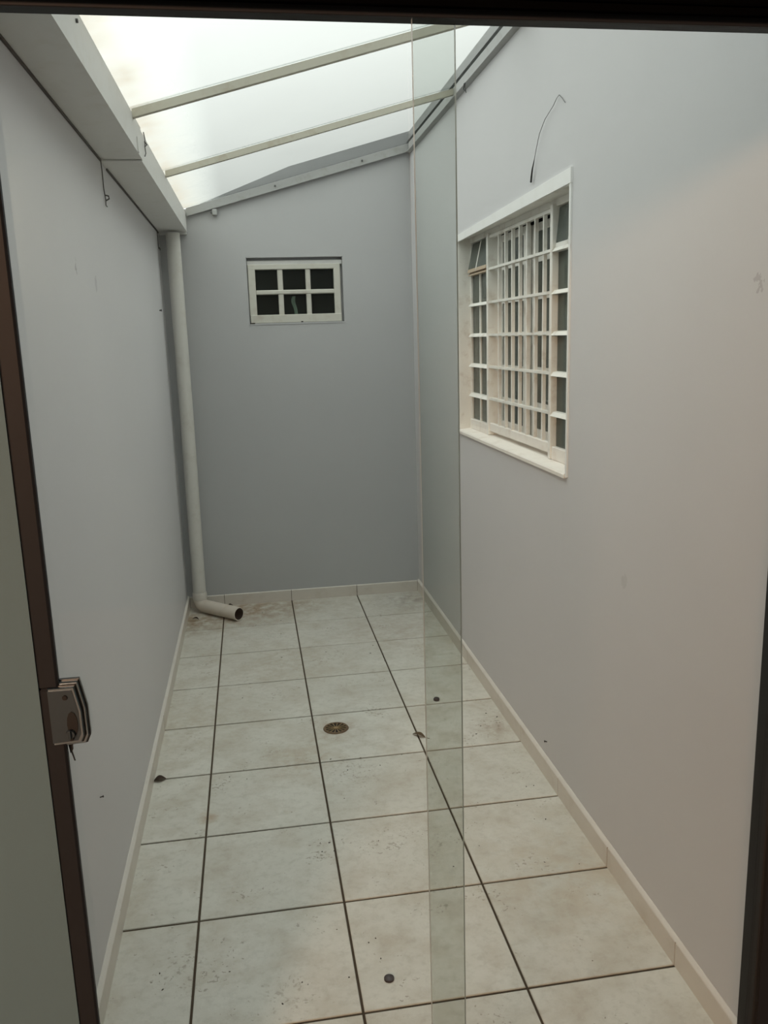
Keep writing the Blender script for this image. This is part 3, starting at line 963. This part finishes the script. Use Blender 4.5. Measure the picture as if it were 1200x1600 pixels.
def disc_cap(name, label, x, y, rr, h, m_):
    bm = bmesh.new()
    tube(bm, [(x, y, 0.0), (x, y, h * 0.7), (x, y, h)], [rr, rr, rr * 0.8], 18)
    o = link(name, bm, m_, None, True)
    tag(o, label, 'cap')
disc_cap('bottle_cap', 'round dark brown cap on the nearest middle floor tile', 0.512, -3.342, 0.0135, 0.007, 'cap')
disc_cap('bottle_cap', 'small dark round cap on the floor seen through the overlapped glass', 1.014, -1.684, 0.014, 0.012, 'cap')

def leaf_thing(name, label, x, y, ln, wd, ang, m_, stem=True):
    root = empty(name, (x, y, 0))
    tag(root, label, 'leaf')
    bm = bmesh.new()
    c, s = math.cos(ang), math.sin(ang)
    n = 6
    rows = []
    for i in range(n + 1):
        t = i / n
        ww = wd * math.sin(math.pi * min(max(t, 0.04), 0.96)) ** 0.7
        u = (t - 0.5) * ln
        zc = 0.002 + 0.006 * math.sin(math.pi * t)
        rows.append([bm.verts.new((x + u * c - v * s, y + u * s + v * c, z)) for v, z in ((-ww, zc + 0.007 * ww / wd), (0, zc - 0.0005), (ww, zc + 0.006 * ww / wd))])
    for a, b in zip(rows, rows[1:]):
        for k_ in range(2):
            bm.faces.new((a[k_], a[k_ + 1], b[k_ + 1], b[k_]))
    bmesh.ops.solidify(bm, geom=bm.faces[:], thickness=0.0012)
    link('leaf_blade', bm, m_, root, True)
    if stem:
        p = [(x + (0.5 * ln + d_) * c, y + (0.5 * ln + d_) * s, 0.0025) for d_ in (-0.004, 0.01, 0.024)]
        tubeo('leaf_stalk', m_, root, p, 0.0012, 6)
leaf_thing('dry_leaf', 'curled dry brown leaf at the foot of the left wall', -0.195, -2.158, 0.045, 0.017, 0.2, 'leaf_brown', False)
leaf_thing('dry_leaf', 'tan dry leaf lying across the grout joint right of the drain', 0.862, -2.015, 0.060, 0.012, -0.75, 'leaf_tan')
leaf_thing('dry_leaf', 'dark dry leaf scrap behind the mouth of the downpipe', 0.035, -0.010, 0.035, 0.010, 0.3, 'leaf_brown', False)
leaf_thing('dry_leaf', 'thin dry leaf scrap in the corner below the downpipe', -0.170, -0.225, 0.045, 0.006, 2.6, 'leaf_brown', False)

bm = bmesh.new()
rnd = random.Random(3)
spots = [(0.38, -2.75, .07, 9), (0.55, -2.2, .18, 12), (1.15, -1.95, .08, 8), (0.62, -2.75, .14, 8), (-0.03, -3.2, .10, 8), (0.3, -3.3, .15, 8), (0.5, -3.25, .10, 6),
         (1.1, -2.9, .18, 10), (0.2, -1.5, .15, 6), (0.45, -0.9, .3, 8), (0.95, -0.9, .2, 6), (0.2, -0.3, .15, 14), (1.15, -2.55, .1, 6), (0.1, -2.1, .15, 5)]
for cx, cy, sp_, n in spots:
    for _ in range(n // 2):
        x = min(max(cx + rnd.gauss(0, sp_ * 0.6), XL + 0.03), XR - 0.03); y = min(cy + rnd.gauss(0, sp_ * 0.6), -0.03)
        ra = rnd.uniform(0.0009, 0.0024); a = rnd.uniform(0, 6.28); el = rnd.uniform(1, 2.2)
        pts = [(x + ra * el * math.cos(t) * math.cos(a) - ra * math.sin(t) * math.sin(a), y + ra * el * math.cos(t) * math.sin(a) + ra * math.sin(t) * math.cos(a), 0.0)
               for t in (0, 1.2, 2.6, 3.9, 5.1)]
        prism(bm, pts, (0, 0, ra * 0.8))
t_ = link('soil_crumbs', bm, 'speck')
tag(t_, 'dark crumbs of soil scattered over the cream floor tiles', 'dirt', kind='stuff')

# ------------------------------------------------------------------ warm lamp in the room behind the camera
lamp = empty('ceiling_lamp', (LAMP_AT[0], LAMP_AT[1], 2.75))
tag(lamp, 'round warm ceiling lamp of the room on the near side of the door', 'lamp')
bm = bmesh.new()
tube(bm, [(LAMP_AT[0], LAMP_AT[1], 2.75), (LAMP_AT[0], LAMP_AT[1], 2.70)], [0.09, 0.11], 24)
link('lamp_base', bm, 'white_paint', lamp, True)
ld = bpy.data.lights.new('lamp_bulb', 'POINT')
ld.energy = LAMP_POWER
ld.color = LAMP_COLOR
ld.shadow_soft_size = 0.3
lo = bpy.data.objects.new('lamp_bulb', ld)
COL.objects.link(lo)
lo.parent = lamp
lo.location = (0, 0, LAMP_AT[2] - 2.75)
